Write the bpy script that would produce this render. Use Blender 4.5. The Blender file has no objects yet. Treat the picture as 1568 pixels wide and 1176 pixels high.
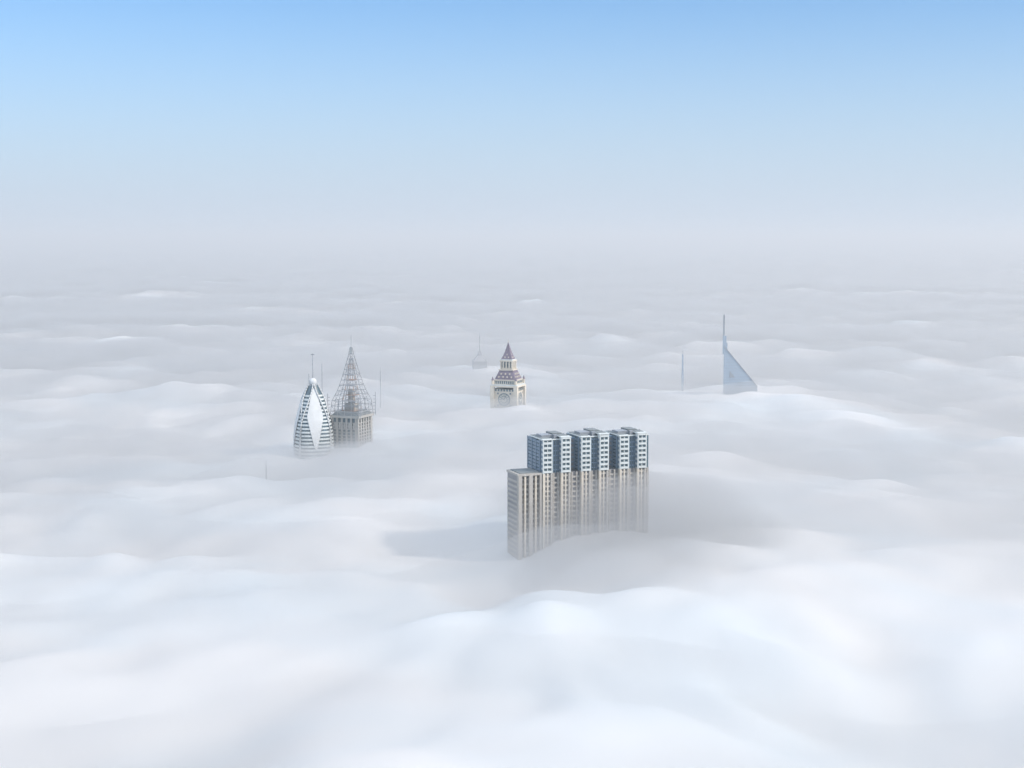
import bpy, math, numpy as np, time
from mathutils import Vector
S=bpy.context.scene
CAMZ=456.0
cam=bpy.data.objects.new("camera",bpy.data.cameras.new("camera")); S.collection.objects.link(cam)
cam.location=(0,0,CAMZ); cam.rotation_euler=(math.radians(90-5.585),0,0)
cam.data.lens=50; cam.data.sensor_width=36; cam.data.clip_start=1; cam.data.clip_end=300000
S.camera=cam
S.view_settings.view_transform='Standard'; S.view_settings.look='None'; S.view_settings.exposure=0
# ---------- light
EL=math.radians(34); AZ=math.radians(112)
ts=Vector((math.sin(AZ)*math.cos(EL),math.cos(AZ)*math.cos(EL),math.sin(EL)))
sl=bpy.data.lights.new("sun","SUN"); sl.energy=3.8; sl.angle=math.radians(4); sl.color=(1,0.89,0.76)
so=bpy.data.objects.new("sun",sl); S.collection.objects.link(so); so.rotation_euler=(-ts).to_track_quat('-Z','Y').to_euler()
W=bpy.data.worlds.new("World"); S.world=W; W.use_nodes=True
n=W.node_tree.nodes; l=W.node_tree.links; n.clear()
out=n.new('ShaderNodeOutputWorld'); sky=n.new('ShaderNodeTexSky'); sky.sky_type='NISHITA'; sky.sun_disc=False
sky.sun_elevation=EL; sky.sun_rotation=AZ; sky.altitude=450; sky.dust_density=0.2; sky.ozone_density=4
tint=n.new('ShaderNodeMix'); tint.data_type='RGBA'; tint.blend_type='MULTIPLY'; tint.inputs[0].default_value=1; tint.inputs[7].default_value=(.64,.90,1.08,1)
l.new(sky.outputs[0],tint.inputs[6])
bg=n.new('ShaderNodeBackground'); bg.inputs[1].default_value=0.15; l.new(tint.outputs[2],bg.inputs[0])
hz=n.new('ShaderNodeBackground'); hz.inputs[0].default_value=(.54,.65,.81,1); hz.inputs[1].default_value=1
hi=n.new('ShaderNodeBackground'); hi.inputs[0].default_value=(.84,.94,1.08,1); hi.inputs[1].default_value=1.55  # bright haze overhead, out of view, added as fill to lift the fog
tc=n.new('ShaderNodeTexCoord'); sp=n.new('ShaderNodeSeparateXYZ'); l.new(tc.outputs['Generated'],sp.inputs[0])
def mrange(a,b):
    mr=n.new('ShaderNodeMapRange'); mr.interpolation_type='SMOOTHSTEP'; mr.inputs[1].default_value=a; mr.inputs[2].default_value=b; l.new(sp.outputs[2],mr.inputs[0]); return mr
mr=mrange(-.01,.2); mr2=mrange(.2,.5)
ms=n.new('ShaderNodeMixShader'); l.new(mr.outputs[0],ms.inputs[0]); l.new(hz.outputs[0],ms.inputs[1]); l.new(bg.outputs[0],ms.inputs[2])
ms2=n.new('ShaderNodeMixShader'); l.new(mr2.outputs[0],ms2.inputs[0]); l.new(ms.outputs[0],ms2.inputs[1]); l.new(hi.outputs[0],ms2.inputs[2])
l.new(ms2.outputs[0],out.inputs[0])

# ---------- fog
rng=np.random.RandomState(11)
perm=rng.permutation(512); ang=rng.rand(512)*2*np.pi; GX=np.cos(ang);GY=np.sin(ang)
def perlin(x,y):
    xi=np.floor(x).astype(int); yi=np.floor(y).astype(int); xf=x-xi; yf=y-yi
    u=xf**3*(xf*(xf*6-15)+10); v=yf**3*(yf*(yf*6-15)+10)
    def g(ix,iy,dx,dy):
        h=perm[(perm[ix&511]+iy)&511]; return GX[h]*dx+GY[h]*dy
    a=g(xi,yi,xf,yf); b=g(xi+1,yi,xf-1,yf); c=g(xi,yi+1,xf,yf-1); d=g(xi+1,yi+1,xf-1,yf-1)
    return (a+(b-a)*u)+((c+(d-c)*u)-(a+(b-a)*u))*v
def noise(x,y,wl,ox=0.): return perlin(x/wl+ox+37.3,y/wl-ox*1.7+91.1)
def puff(x,y,wl,ox=0.):
    q=noise(x,y,wl,ox); return np.sqrt(q*q+.02)-.22
def gs(x,y,gx,gy,sx,sy): return np.exp(-((x-gx)/sx)**2/2-((y-gy)/sy)**2/2)
def ss(a,b,x): t=np.clip((x-a)/(b-a),0,1); return t*t*(3-2*t)
G=[(-15,985,60,70,-18),(60,880,140,80,4),(-370,1990,120,160,12),(-470,1700,170,170,-14),
   (80,2050,120,120,8),(190,680,55,120,-16),(-150,650,60,40,-12),(-223,1520,60,60,-14),(20,640,90,80,6),(-300,1150,120,90,-8),
   (-60,2480,60,90,0),(330,900,80,120,8),(130,985,85,85,16),(335,2010,160,150,28),(0,1880,60,80,18)]
VG=[(325,2010,110,110,-22),(0,1880,60,80,-24),(-210,1560,70,70,-6),(110,985,60,60,22)]
def H(x,y):
    wx=x+60*noise(x,y,420,5.)+26*noise(x,y,120,4.)+9*noise(x,y,50,2.); wy=y+60*noise(x,y,420,9.)+26*noise(x,y,120,8.)+9*noise(x,y,50,6.)
    r=np.hypot(x,y); far=1+.8*ss(1400,3000,r)
    h=246+20*noise(wx,wy,900)+11*noise(wx,wy,380,3.)+20*puff(wx,wy,420,1.)*far+23*puff(wx,wy,190,7.)*far+16*puff(wx,wy,95,11.)+4*noise(wx,wy,48,15.)
    h=h+28*noise(wx,wy,2600,2.)*np.clip((r-2500)/4000,0,1)+34*puff(wx,wy,1300,2.)*np.clip((r-2500)/4000,0,1)
    for gx,gy,sx,sy,a in G: h=h+a*gs(x,y,gx,gy,sx,sy)
    return h
def HV(x,y):
    h=H(x,y)+13+11*noise(x,y,160,21.)+8*noise(x,y,70,23.)
    for gx,gy,sx,sy,a in VG: h=h+a*gs(x,y,gx,gy,sx,sy)
    return h
BANKS=[(92,985,48,60,286),(125,1050,50,40,290),(-168,1572,30,24,256)]
def HB(x,y):
    h=H(x,y)-36
    for gx,gy,sx,sy,z in BANKS: h=h+np.maximum(z-h,0)*gs(x,y,gx,gy,sx,sy)
    return h+8*noise(x,y,45,31.)*np.minimum(1,np.abs(h-H(x,y)+36)/20)
def build(name,V,q,t,mat):
    nv=len(V)
    me=bpy.data.meshes.new(name); me.vertices.add(nv); me.vertices.foreach_set("co",V.ravel())
    loops=np.concatenate([q.ravel(),t.ravel()]); me.loops.add(len(loops)); me.loops.foreach_set("vertex_index",loops.astype(np.int32))
    tot=np.concatenate([np.full(len(q),4),np.full(len(t),3)]); st=np.concatenate([[0],np.cumsum(tot)[:-1]])
    me.polygons.add(len(tot)); me.polygons.foreach_set("loop_start",st.astype(np.int32)); me.polygons.foreach_set("loop_total",tot.astype(np.int32))
    me.polygons.foreach_set("use_smooth",np.ones(len(tot),bool))
    me.update(calc_edges=True); me.validate()
    me.materials.append(mat); o=bpy.data.objects.new(name,me); S.collection.objects.link(o); return o
def fog_mesh(name,fn,off,nf,nr,floor,mat,rmax=90000):
    th=np.concatenate([np.linspace(-40,40,nf),np.linspace(40,320,72)[1:-1]])*np.pi/180
    r=np.exp(np.linspace(np.log(60),np.log(rmax),nr))
    R,Tt=np.meshgrid(r,th,indexing='ij'); X=R*np.sin(Tt);Y=R*np.cos(Tt); Z=fn(X,Y)+off
    m=len(th)
    V=np.stack([X,Y,Z],-1).reshape(-1,3)
    ring=np.stack([X[-1],Y[-1],np.full(m,floor)],-1)
    V=np.concatenate([V,ring,[[0,0,Z[0].mean()],[0,0,floor]]]); nv=len(V)
    j=np.arange(m)[None,:]; jn=(j+1)%m
    i=np.arange(nr)[:,None]
    q=np.stack([i*m+j, i*m+jn, (i+1)*m+jn,(i+1)*m+j],-1).reshape(-1,4)
    jj=np.arange(m); jjn=(jj+1)%m
    t=np.concatenate([np.stack([np.full(m,nv-2),jjn,jj],-1),np.stack([np.full(m,nv-1),nr*m+jj,nr*m+jjn],-1)])
    return build(name,V,q,t,mat)
def patch(name,fn,x0,x1,y0,y1,st,floor,mat):
    xs=np.arange(x0,x1,st);ys=np.arange(y0,y1,st); X,Y=np.meshgrid(xs,ys); Z=fn(X,Y)
    a,b=X.shape; top=np.stack([X,Y,Z],-1).reshape(-1,3); bot=top.copy(); bot[:,2]=floor
    ia,ib=np.meshgrid(np.arange(a-1),np.arange(b-1),indexing='ij'); c=(ia*b+ib).ravel(); q=np.stack([c,c+1,c+b+1,c+b],-1); N=a*b
    Q=[q,q[:,::-1]+N]
    def skirt(p,p2): Q.append(np.stack([p2,p,p+N,p2+N],-1))
    k=np.arange(b-1); skirt(k,k+1); k2=(a-1)*b+k; skirt(k2+1,k2); k=np.arange(a-1); skirt((k+1)*b,k*b); skirt(k*b+b-1,(k+1)*b+b-1)
    return build(name,np.concatenate([top,bot]),np.concatenate(Q),np.zeros((0,3),int),mat)
def volmat(name,d,col,g=0.2):
    m=bpy.data.materials.new(name); m.use_nodes=True; nn=m.node_tree.nodes; nn.clear()
    o=nn.new('ShaderNodeOutputMaterial'); v=nn.new('ShaderNodeVolumeScatter'); v.inputs['Color'].default_value=(*col,1); v.inputs['Density'].default_value=d; v.inputs['Anisotropy'].default_value=g
    m.node_tree.links.new(v.outputs[0],o.inputs['Volume']); return m
# dense fog: bluish noise patches painted in for the blue tint of thin dips
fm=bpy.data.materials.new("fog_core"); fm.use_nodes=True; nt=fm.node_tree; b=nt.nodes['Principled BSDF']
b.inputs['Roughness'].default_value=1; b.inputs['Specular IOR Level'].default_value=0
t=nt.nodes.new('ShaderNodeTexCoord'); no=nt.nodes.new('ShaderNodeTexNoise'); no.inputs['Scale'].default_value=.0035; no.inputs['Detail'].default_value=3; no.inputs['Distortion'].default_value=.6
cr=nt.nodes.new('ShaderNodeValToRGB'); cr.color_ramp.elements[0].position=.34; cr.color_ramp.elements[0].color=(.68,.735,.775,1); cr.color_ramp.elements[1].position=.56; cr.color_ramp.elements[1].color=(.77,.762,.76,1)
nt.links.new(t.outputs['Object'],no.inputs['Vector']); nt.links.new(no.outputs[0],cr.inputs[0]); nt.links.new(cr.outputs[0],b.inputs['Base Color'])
fog=bpy.data.objects.new("fog",None); S.collection.objects.link(fog)
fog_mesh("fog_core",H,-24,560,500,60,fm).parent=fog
fog_mesh("fog_veil",HV,0,360,340,70,volmat("fog_veil",.0055,(1,1,1)),89000).parent=fog
bm_=volmat("fog_bank",.006,(1,1,1))
patch("fog_bank_right",HB,-120,420,780,1230,5,120,bm_).parent=fog
patch("fog_bank_left",HB,-300,-60,1460,1680,5,120,bm_).parent=fog
hb=bpy.data.meshes.new("haze"); q=85000
hb.from_pydata([(-q,-q,65),(q,-q,65),(q,q,65),(-q,q,65),(-q,-q,800),(q,-q,800),(q,q,800),(-q,q,800)],[],[(0,3,2,1),(4,5,6,7),(0,1,5,4),(1,2,6,5),(2,3,7,6),(3,0,4,7)])
hb.materials.append(volmat("haze",8.5e-5,(.86,.96,1))); ho=bpy.data.objects.new("haze",hb); S.collection.objects.link(ho)

# ---------- materials
def mat(name,col,rough=.6,metal=0.,var=.12,scale=.15,col2=None):
    m=bpy.data.materials.new(name); m.use_nodes=True; nt=m.node_tree; b=nt.nodes['Principled BSDF']
    b.inputs['Roughness'].default_value=rough; b.inputs['Metallic'].default_value=metal
    t=nt.nodes.new('ShaderNodeTexCoord'); no=nt.nodes.new('ShaderNodeTexNoise'); no.inputs['Scale'].default_value=scale; no.inputs['Detail'].default_value=4
    nt.links.new(t.outputs['Object'],no.inputs['Vector'])
    mx=nt.nodes.new('ShaderNodeMix'); mx.data_type='RGBA'
    c2=col2 or tuple(c*(1-2*var) for c in col); c1=tuple(min(1,c*(1+var)) for c in col)
    mx.inputs[6].default_value=(*c1,1); mx.inputs[7].default_value=(*c2,1)
    nt.links.new(no.outputs[0],mx.inputs[0]); nt.links.new(mx.outputs[2],b.inputs['Base Color']); return m
class MB:
    def __init__(s,name,mats): s.n=name; s.m=mats; s.v=[]; s.f=[]; s.i=[]
    def box(s,x0,x1,y0,y1,z0,z1,k=0):
        b=len(s.v); s.v+=[(x0,y0,z0),(x1,y0,z0),(x1,y1,z0),(x0,y1,z0),(x0,y0,z1),(x1,y0,z1),(x1,y1,z1),(x0,y1,z1)]
        s.f+=[tuple(b+i for i in q) for q in ((0,3,2,1),(4,5,6,7),(0,1,5,4),(1,2,6,5),(2,3,7,6),(3,0,4,7))]; s.i+=[k]*6
    def loft(s,rings,k=0,cap=True):
        b=len(s.v); m=len(rings[0])
        for r in rings: s.v+=[tuple(p) for p in r]
        for a in range(len(rings)-1):
            for j in range(m):
                jn=(j+1)%m; s.f.append((b+a*m+j,b+a*m+jn,b+(a+1)*m+jn,b+(a+1)*m+j)); s.i.append(k)
        if cap:
            s.f.append(tuple(b+j for j in range(m-1,-1,-1))); s.f.append(tuple(b+(len(rings)-1)*m+j for j in range(m))); s.i+=[k,k]
    def frus(s,cx,cy,z0,z1,w0,w1,k=0):
        R=[]
        for z,w in ((z0,w0),(z1,w1)): h=w/2; R.append([(cx-h,cy-h,z),(cx+h,cy-h,z),(cx+h,cy+h,z),(cx-h,cy+h,z)])
        s.loft(R,k)
    def cyl(s,cx,cy,z0,z1,r0,r1,k=0,m=12):
        s.loft([[(cx+r*math.cos(2*math.pi*j/m),cy+r*math.sin(2*math.pi*j/m),z) for j in range(m)] for z,r in ((z0,r0),(z1,r1))],k)
    def bar(s,p,q,t,k=0):
        p=Vector(p);q=Vector(q);d=(q-p).normalized(); a=d.cross(Vector((0,0,1)) if abs(d.z)<.95 else Vector((1,0,0))).normalized(); c=d.cross(a); h=t/2
        s.loft([[e+a*h*i+c*h*j for i,j in ((-1,-1),(-1,1),(1,1),(1,-1))] for e in (p,q)],k)
    def poly(s,vs,fs,k=0):
        b=len(s.v); s.v+=vs; s.f+=[tuple(b+i for i in f) for f in fs]; s.i+=[k]*len(fs)
    def done(s,parent,smooth=False):
        me=bpy.data.meshes.new(s.n); me.from_pydata([tuple(p) for p in s.v],[],s.f)
        for m in s.m: me.materials.append(m)
        me.polygons.foreach_set("material_index",s.i)
        if smooth: me.polygons.foreach_set("use_smooth",[True]*len(s.f))
        me.update(); o=bpy.data.objects.new(s.n,me); S.collection.objects.link(o); o.parent=parent; return o
def empty(name,x,y,rot):
    e=bpy.data.objects.new(name,None); S.collection.objects.link(e); e.location=(x,y,0); e.rotation_euler=(0,0,math.radians(rot)); return e
white=mat("white_cladding",(.54,.58,.58),.6); cream=mat("cream_stone",(.56,.51,.43),.8); glass=mat("dark_glass",(.07,.12,.15),.2,.0,.3)
blue=mat("blue_cladding",(.14,.21,.29),.35,.3); steel=mat("grey_steel",(.28,.30,.33),.5,.3); beige=mat("beige_concrete",(.38,.36,.33),.85)
lsteel=mat("galvanised_scaffold",(.34,.35,.37),.6,.1)
red=mat("purple_tiles",(.15,.12,.16),.7); rust=mat("rusty_orange",(.38,.24,.17),.8); conc=mat("grey_concrete",(.35,.34,.32),.9)
glassb=mat("bronze_glass",(.17,.17,.18),.3,.0,.2)
wpan=mat("white_panel",(.54,.56,.57),.8,0,.08); dgrey=mat("roof_grey",(.16,.18,.19),.8); bluegrey=mat("aluminium_panel",(.29,.35,.42),.45,.1,.05); clockw=mat("clock_dial",(.5,.48,.42),.5)

# ---------- residential tower block
E=empty("residential_tower",22,1037,20); E.scale=(1.075,1,1)
m=MB("body",[beige,glassb,blue,dgrey,white,cream])
L=82.5; D=30; ZS=289
m.box(0.5,L-.5,3,D,0,ZS-1,1)
m.box(-17,0.4,3.5,24,0,ZS-2,1)
def piers(x0,x1,yf,z1):
    x=x0; k=0
    while x<x1-1:
        w=2.6 if k%2==0 else 1.2
        m.box(x,min(x+w,x1),yf-(1.2 if k%2==0 else .3),yf+3.4,0,z1+(.6 if k%2==0 else 0),0 if k%2==0 else 5); x+=w+2.0; k+=1
piers(-17,0,1.0,ZS-2)
for u in (0,28.6,57.6):
    for a,w_ in ((.6,7.2),(14.0,7.0)):
        x0=u+a;x1=x0+w_
        m.box(x0,x0+1.5,-.9,3.2,0,ZS-1.0,5); m.box(x1-1.5,x1,-.9,3.2,0,ZS-1.0,0); m.box((x0+x1)/2-.5,(x0+x1)/2+.5,-.5,3.2,0,ZS-1.0,5)
        m.box(x0+1.5,x1-1.5,.3,3.1,0,ZS-1.2,1)
        z=4.
        while z<ZS-3: m.box(x0+1.5,x1-1.5,-.35,.4,z,z+1.3,0); z+=3.7
    for x in (u+9.0,u+12.2,u+22.6,u+26.2): 
        if x<L-1: m.box(x,x+.9,1.6,3.3,0,ZS-1.1,0)
z=6.
while z<ZS-4: m.box(-16.5,L-.6,2.0,2.99,z,z+1.3,0); z+=3.7
m.box(-17.6,.3,.0,24.6,ZS-1.9,ZS-.4,0)
m.box(-15.5,-.5,2.0,22.5,ZS-.39,ZS+.2,3)
z=4.
while z<ZS-4: m.box(-17.3,-17,1.4,23.5,z,z+1.6,0); m.box(L-.49,L-.1,3.3,D-.5,z,z+1.6,0); z+=3.7
for u in (21.6,50.4):
    m.box(u-.3,u+7.5,11,D-2,ZS-.95,312.2,2); m.box(u+1,u+6,10.6,10.99,ZS-.9,311,1)
    z=ZS+1
    while z<310: m.box(u+.2,u+7,10.2,10.59,z,z+1.1,2); z+=3.55
m.done(E)
for ui,u in enumerate((0,28.6,57.6)):
    m=MB("bay_block_%d"%(ui+1),[white,glass,blue,dgrey,steel])
    zt=313.8+(.0,.8,.2)[ui]; w=21.6 if ui<2 else 24.5
    m.box(u+.2,u+w-.4,3,D-.6,ZS-.9,zt-1.5,1)
    z=ZS+.5
    while z<zt-2.5:
        m.box(u-.25,u+.19,4,D-1.5,z,z+1.7,2); m.box(u+w-.39,u+w-.1,4,D-1.5,z,z+1.7,0); z+=2.6
    for y in ((3.2,11,19.5,D-1.4) if ui==0 else (3.2,)): m.box(u-.5,u+.15,y,y+.9,ZS-.5,zt-.9,2)
    for (a,bw,yf,zz) in ((0.6,7.2,-.4,zt-1.0),(14.0,7.0,-1.2,zt+.6)):
        x0=u+a;x1=x0+bw
        m.box(x0,x0+.8,yf,3,ZS-1,zz,0); m.box(x1-.8,x1,yf,3,ZS-1,zz,0); m.box((x0+x1)/2-.25,(x0+x1)/2+.25,yf+.25,1.0,ZS-1,zz-.5,0)
        m.box(x0+.8,x1-.8,yf+.9,2.99,ZS-1,zz-.4,1)
        z=ZS-.6
        while z<zz-.9: m.box(x0+.8,x1-.8,yf-.15,yf+.95,z,min(z+1.55,zz),0); z+=3.55
        m.box(x0-.3,x1+.3,yf-.3,D-2,zz,zz+.7,0)
        m.box(x0+.5,x1-.5,3.5,D-3,zz+.71,zz+1.1,3)
        z=ZS
        while z<zz-2: m.box(x0-.22,x0-.01,yf+.4,2.9,z,z+1.8,2); z+=3.55
    for x in (u+9.0,u+10.8,u+12.6): m.box(x,x+.35,2.2,3,ZS-1,zt-2,2)
    z=ZS+.8
    while z<zt-3: m.box(u+7.9,u+13.9,2.5,2.98,z,z+.7,2); z+=3.55
    m.box(u+.2,u+w-.4,2.6,3.1,zt-1.49,zt-.6,0)
    m.box(u+3,u+11,9,20,zt-1.4,zt+1.6,4); m.box(u+12,u+19,12,25,zt-1.4,zt+2.4,3); m.box(u+11,u+13.5,6,9,zt-1.4,zt+2.0,4)
    m.bar((u+8,8,zt),(u+8,8,zt+4.2),.25,4); m.bar((u+8,8,zt+4),(u+14,10,zt+3.4),.25,4)
    m.bar((u+20,10,zt-1),(u+20,10,zt+2.6),.3,4)
    m.done(E)

# ---------- clock tower
E=empty("clock_tower",-5,1913,-19)
m=MB("shaft",[cream,glass,white])
h=16.5
m.box(-h,h,-h,h,0,263,0)
c=[(-1,-1),(1,-1),(1,1),(-1,1)]
for a,b_ in c: m.box(a*h-2.6,a*h+2.6,b_*h-2.6,b_*h+2.6,0,266,0)
def ring4(mb,f):
    for q in range(4):
        ca,sa=[(1,0),(0,1),(-1,0),(0,-1)][q]
        def R(x,y): return (x*ca-y*sa,x*sa+y*ca)
        f(R)
def rb(mb,R,x0,x1,y0,y1,z0,z1,k):
    p=R(x0,y0);q=R(x1,y1); mb.box(min(p[0],q[0]),max(p[0],q[0]),min(p[1],q[1]),max(p[1],q[1]),z0,z1,k)
def side(R):
    for x in np.arange(-12,12.1,4): 
        rb(m,R,x-1.1,x+1.1,-h-.35,-h+.1,150,236,1)
        rb(m,R,x-1.1,x+1.1,-h-.35,-h+.1,260.6,263.4,1)
    rb(m,R,-h+2.7,h-2.7,-h-1,-h-.36,237,239,0)
ring4(m,side); m.done(E)
m=MB("clock_faces",[clockw,glass,cream])
def cf(R):
    def disc(r,y,k,n_=28,zc=249.5):
        ps=[(R(r*math.cos(2*math.pi*j/n_),y)[0],R(r*math.cos(2*math.pi*j/n_),y)[1],zc+r*math.sin(2*math.pi*j/n_)) for j in range(n_)]
        b0=len(m.v); m.v+=ps; m.f.append(tuple(range(b0,b0+n_))); m.i.append(k)
    rb(m,R,-10.5,10.5,-h-.5,-h-.2,239.5,259.8,2)
    disc(8.6,-h-.7,1); disc(7.3,-h-.85,0); disc(4.6,-h-1.0,1); disc(4.0,-h-1.1,0)
    for a in range(12):
        t=a*math.pi/6; p=R(6.9*math.cos(t),-h-1.2);q=R(4.8*math.cos(t),-h-1.2)
        m.bar((*p,249.5+6.9*math.sin(t)),(*q,249.5+4.8*math.sin(t)),.5,1)
    for t,r in ((1.1,6.2),(2.7,4.2)):
        p=R(0,-h-1.4);q=R(r*math.cos(t),-h-1.4); m.bar((*p,249.5),(*q,249.5+r*math.sin(t)),.7,1)
    for sx in (-1,1):
        for zz in (241.5,257.5): rb(m,R,sx*8.8-1,sx*8.8+1,-h-.75,-h-.55,zz-1.1,zz+1.1,1)
ring4(m,cf); m.done(E)
m=MB("crown",[cream,red,glass,white])
m.box(-19,19,-19,19,266,268,0); m.box(-18,18,-18,18,268.01,269.5,3)
for a,b_ in c:
    m.cyl(a*16.5,b_*16.5,269.5,275,1.7,1.7,0,8); m.cyl(a*16.5,b_*16.5,275,280,2.0,.1,1,8)
m.frus(0,0,269.51,275,31,30,0)
def col(R):
    for x in np.arange(-12,12.1,3): rb(m,R,x-.8,x+.8,-15.5,-15.2,270.5,274,2)
ring4(m,col)
m.box(-16,16,-16,16,275.01,276,0)
m.frus(0,0,276,288,29,19,1)
def dorm(R):
    for zz,hw,yy in ((278.5,9,-13.6),(282.5,6,-12.0)):
        for x in np.linspace(-hw,hw,3 if hw<8 else 4): rb(m,R,x-.8,x+.8,yy-.5,yy+2,zz,zz+2,0)
ring4(m,dorm)
m.box(-10.4,10.4,-10.4,10.4,288,289.4,0)
m.box(-6.8,6.8,-6.8,6.8,289.4,300,2)
def bel(R):
    for x in (-7.8,-4.2,0,4.2): rb(m,R,x-.9,x+.9,-8.7,-6.9,289.4,300,0)
    rb(m,R,-6.5,6.5,-8.2,-7.2,289.5,291.6,0)
ring4(m,bel)
m.box(-9.4,9.4,-9.4,9.4,300,301.6,0); m.box(-8.4,8.4,-8.4,8.4,301.6,303,3)
R4=[]
for z,w in ((303,15.5),(307,11.5),(313,7.2),(320,3.2),(325,.9)): hh=w/2; R4.append([(-hh,-hh,z),(hh,-hh,z),(hh,hh,z),(-hh,hh,z)])
m.loft(R4,1)
def dr2(R):
    for x in (-2.5,2.5): rb(m,R,x-.7,x+.7,-6.9,-4,304.6,306.4,0)
    rb(m,R,-.7,.7,-5.2,-3,308.5,310,0)
ring4(m,dr2)
m.cyl(0,0,324.5,329.5,.45,.15,0,6); m.done(E)

# ---------- petal tower (left)
E=empty("petal_shaped_tower",-225,1600,0)
m=MB("body",[white,glass])
prof=[(0,23),(200,23),(219,22.8),(232,22.6),(245,21.6),(258,19.6),(270,16.8),(282,12.6),(290,9),(296,6),(300,4.4)]
def rad(z): return float(np.interp(z,[p[0] for p in prof],[p[1] for p in prof]))
def sq(z,sc=1.,nn=40):
    r=rad(z)*sc; P=[]
    for j in range(nn):
        t=2*math.pi*j/nn; cx,sx=math.cos(t),math.sin(t); e=(abs(cx)**3+abs(sx)**3)**(-1/3.)
        x=r*.97*e*cx; y=r*.97*e*sx; a=math.radians(20)
        P.append((x*math.cos(a)-y*math.sin(a),x*math.sin(a)+y*math.cos(a),z))
    return P
zs=list(np.arange(150,300.1,4.0)); m.loft([sq(0,.93)]+[sq(z,.96) for z in zs],1)
for z in zs[:-3]: m.loft([sq(z,1.0),sq(z+1.9,1.0)],0)
m.done(E)
m=MB("white_petals",[wpan])
def petal(a0,zb,zt_,wmax,zm,out=1.035):
    zz=np.linspace(zb,zt_,26); b0=len(m.v); K=7
    for z in zz:
        u=(z-zb)/(zm-zb) if z<zm else (zt_-z)/(zt_-zm)
        hw=max(.01,wmax*max(u,0)**(.75))
        ring=sq(z,out,120); pts=np.array(ring)
        an=np.arctan2(pts[:,1],pts[:,0])
        for kk in range(K):
            lat=(-1+2*kk/(K-1))*hw; t=a0+lat/rad(z)*.9
            j=np.argmin(np.abs(np.angle(np.exp(1j*(an-t))))); rr=np.hypot(*pts[j,:2]); m.v.append((rr*math.cos(t),rr*math.sin(t),float(z)))
    for a in range(len(zz)-1):
        for kk in range(K-1):
            m.f.append((b0+a*K+kk,b0+a*K+kk+1,b0+(a+1)*K+kk+1,b0+(a+1)*K+kk)); m.i.append(0)
base=math.radians(-90+15)
for q in range(4):
    petal(base+q*math.pi/2,226,296,9.8,264)
    petal(base+math.pi/4+q*math.pi/2,150,262,2.2,215,1.03)
for q in range(4):
    for s_ in (-1,1):
        pr=None
        for z in np.linspace(215,300,30):
            t=base+q*math.pi/2+s_*math.radians(45-38*max(0,(z-255)/45)**1.5); r=rad(z)*1.10+.2; p=(r*math.cos(t),r*math.sin(t),z)
            if pr: m.bar(pr,p,1.1,0)
            pr=p
m.done(E,True)
m=MB("crown_ball",[wpan,steel,glass])
m.loft([[(r*math.cos(2*math.pi*j/20),r*math.sin(2*math.pi*j/20),z) for j in range(20)] for z,r in [(296,4.5),(298,5.2),(299,3.2)]],1)
m.loft([[(4.4*math.sin(p)*math.cos(2*math.pi*j/20)+1e-4,4.4*math.sin(p)*math.sin(2*math.pi*j/20),302-4.4*math.cos(p)) for j in range(20)] for p in np.linspace(.05,3.09,12)],0)
m.cyl(0,0,306,334,.45,.25,1,6); m.box(-2,2,-.4,.4,332.5,333.3,1); m.cyl(-4.5,0,300,311,.3,.3,1,6)
m.cyl(9.5,6,285,322,.35,.25,1,6)
m.done(E)

# ---------- tower under construction
E=empty("tower_under_construction",-183,1614,-22)
m=MB("concrete_floors",[conc,glass,beige,dgrey])
m.box(-16,16,-16,16,0,262,1)
z=3.
while z<258: m.box(-17.5,17.5,-17.5,17.5,z,z+1.0,0 if int(z)%3 else 2); z+=3.6
def fa(R):
    for x in np.linspace(-17,13,6): rb(m,R,x,x+2.4,-17.3,-15.9,0,261,2)
    for x in np.linspace(-12,12,5): rb(m,R,x-.9,x+.9,-17.9,-17.51,249,256,0)
ring4(m,fa)
m.box(-18.5,18.5,-18.5,18.5,261,263.5,0); m.frus(0,0,263.5,268,34,26,3); m.box(-6,6,-6,6,268,276,0); m.box(-3,3,-3,3,276,292,0)
m.done(E)
m=MB("lattice_spire",[lsteel,rust,white])
lev=[(263.5,18),(268,17.5),(274,17),(280,16.4),(286,14.0),(291,12.0),(297,10.2),(303,8.6),(309,7.2),(315,5.8),(321,4.5),(327,3.2),(333,1.9),(340,.9)]
for k in range(len(lev)-1):
    z0,w0=lev[k];z1,w1=lev[k+1]
    nseg=4 if w0>12 else (2 if w0>5 else 1)
    def side(R):
        for s_ in range(nseg+1):
            f=-1+2*s_/nseg; p=R(f*w0,-w0);q=R(f*w1,-w1); m.bar((*p,z0),(*q,z1),.42,0)
        p=R(-w1,-w1);q=R(w1,-w1); m.bar((*p,z1),(*q,z1),.5,0)
        for s_ in range(nseg):
            f0=-1+2*s_/nseg;f1=-1+2*(s_+1)/nseg
            if (s_+k)%2: f0,f1=f1,f0
            p=R(f0*w0,-w0);q=R(f1*w1,-w1); m.bar((*p,z0),(*q,z1),.2,0)
    ring4(m,side)
    if w0>4:
        for a,b_ in c: m.bar((a*w0*.45,b_*w0*.45,z0),(a*w1*.45,b_*w1*.45,z1),.5,1 if k%2 else 0)
        m.box(-w1*.5,w1*.5,-w1*.5,w1*.5,z1-.25,z1+.1,1 if k%3==0 else 0)
for a,b_ in ((1,-1),(-1,-1),(1,1)): 
    for z in np.arange(264,288,4): m.bar((a*21,b_*18,z),(a*18,b_*18,z),.4,0)
    m.bar((a*21,b_*18,262),(a*21,b_*18,288),.5,0); m.bar((a*20,b_*20,262),(a*20,b_*20,284),.4,0)
m.cyl(0,0,338,354,.45,.2,0,6); m.cyl(0,0,334,340,1.6,.8,2,8)
m.done(E)

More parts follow.
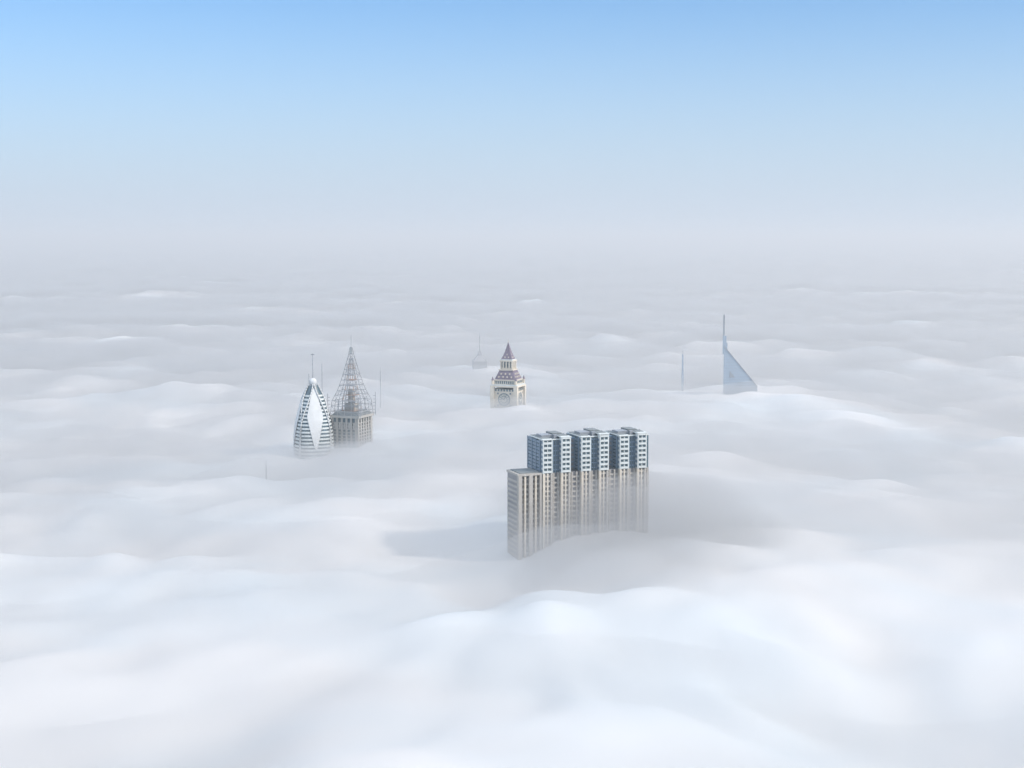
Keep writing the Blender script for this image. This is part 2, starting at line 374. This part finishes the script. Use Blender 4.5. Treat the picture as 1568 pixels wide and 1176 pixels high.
# ---------- triangular office tower with mast
E=empty("triangular_office_tower",304,2036,0)
m=MB("wedge_body",[bluegrey,glass,steel])
A=(0,0);B=(50,6);C=(20,44)
zA,zB,zC=311,252,268
m.poly([(*A,0),(*B,0),(*C,0),(*A,zA),(*B,zB),(*C,zC)],[(2,1,0),(3,4,5),(0,1,4,3),(1,2,5,4),(2,0,3,5)],0)
for z in np.arange(120,308,4.2):
    xr=50*min(1,(zA-z)/(zA-zB)); m.bar((.3,-.05,z),(xr-.8,6*xr/50-.1,z),.3,2)
m.poly([(9,.6,266),(17,1.5,266),(9,.6,276)],[(0,1,2)],2)
m.bar((0,0,zA+.4),(50,6,zB+.4),1.2,2)
m.done(E)
m=MB("mast",[bluegrey,steel])
m.box(-1.1,3.6,.2,4,300,326,0); m.box(-1.0,.9,.3,2.5,326,356,1); m.cyl(0,1.4,356,359,.4,.2,1,6); m.box(3.6,5.2,.8,3,300,316,0)
m.done(E)

# ---------- distant masts
def mast(name,x,y,zt,zb,w,mt,extra=False):
    e=empty(name,x,y,8); m=MB("shaft",[mt,steel]); m.box(-w,w,-w,w,0,zb,0); m.frus(0,0,zb,zt-6,w*1.6,w*1.1,0); m.cyl(0,0,zt-6,zt,w*.3,w*.15,1,6)
    m.bar((-w,0,zb+4),(w*1.4,0,zb+4),w*.5,1)
    if extra: m.loft([[(p*12,q*9,z) for p,q in ((-s,-s),(s,-s),(s,s),(-s,s))] for z,s in ((0,1),(252,1),(258,.6),(262,.35),(272,.08))],0)
    m.done(e)
mast("hotel_tower_mast",259,2150,297,262,1.4,bluegrey)
mast("spired_tower",-57,2500,303,270,.7,lsteel,True)
mast("antenna_mast",-186,2000,285,255,.5,steel)
mast("antenna_mast",-262,1500,228,205,1.0,steel)
mast("antenna_mast",-480,1460,222,195,.5,steel)

# ---------- ground under the fog
gm=mat("sandy_ground",(.30,.26,.2),.95,0,.2,.002)
me=bpy.data.meshes.new("ground"); s_=90000; me.from_pydata([(-s_,-s_,0),(s_,-s_,0),(s_,s_,0),(-s_,s_,0)],[],[(0,1,2,3)]); me.materials.append(gm)
S.collection.objects.link(bpy.data.objects.new("ground",me))
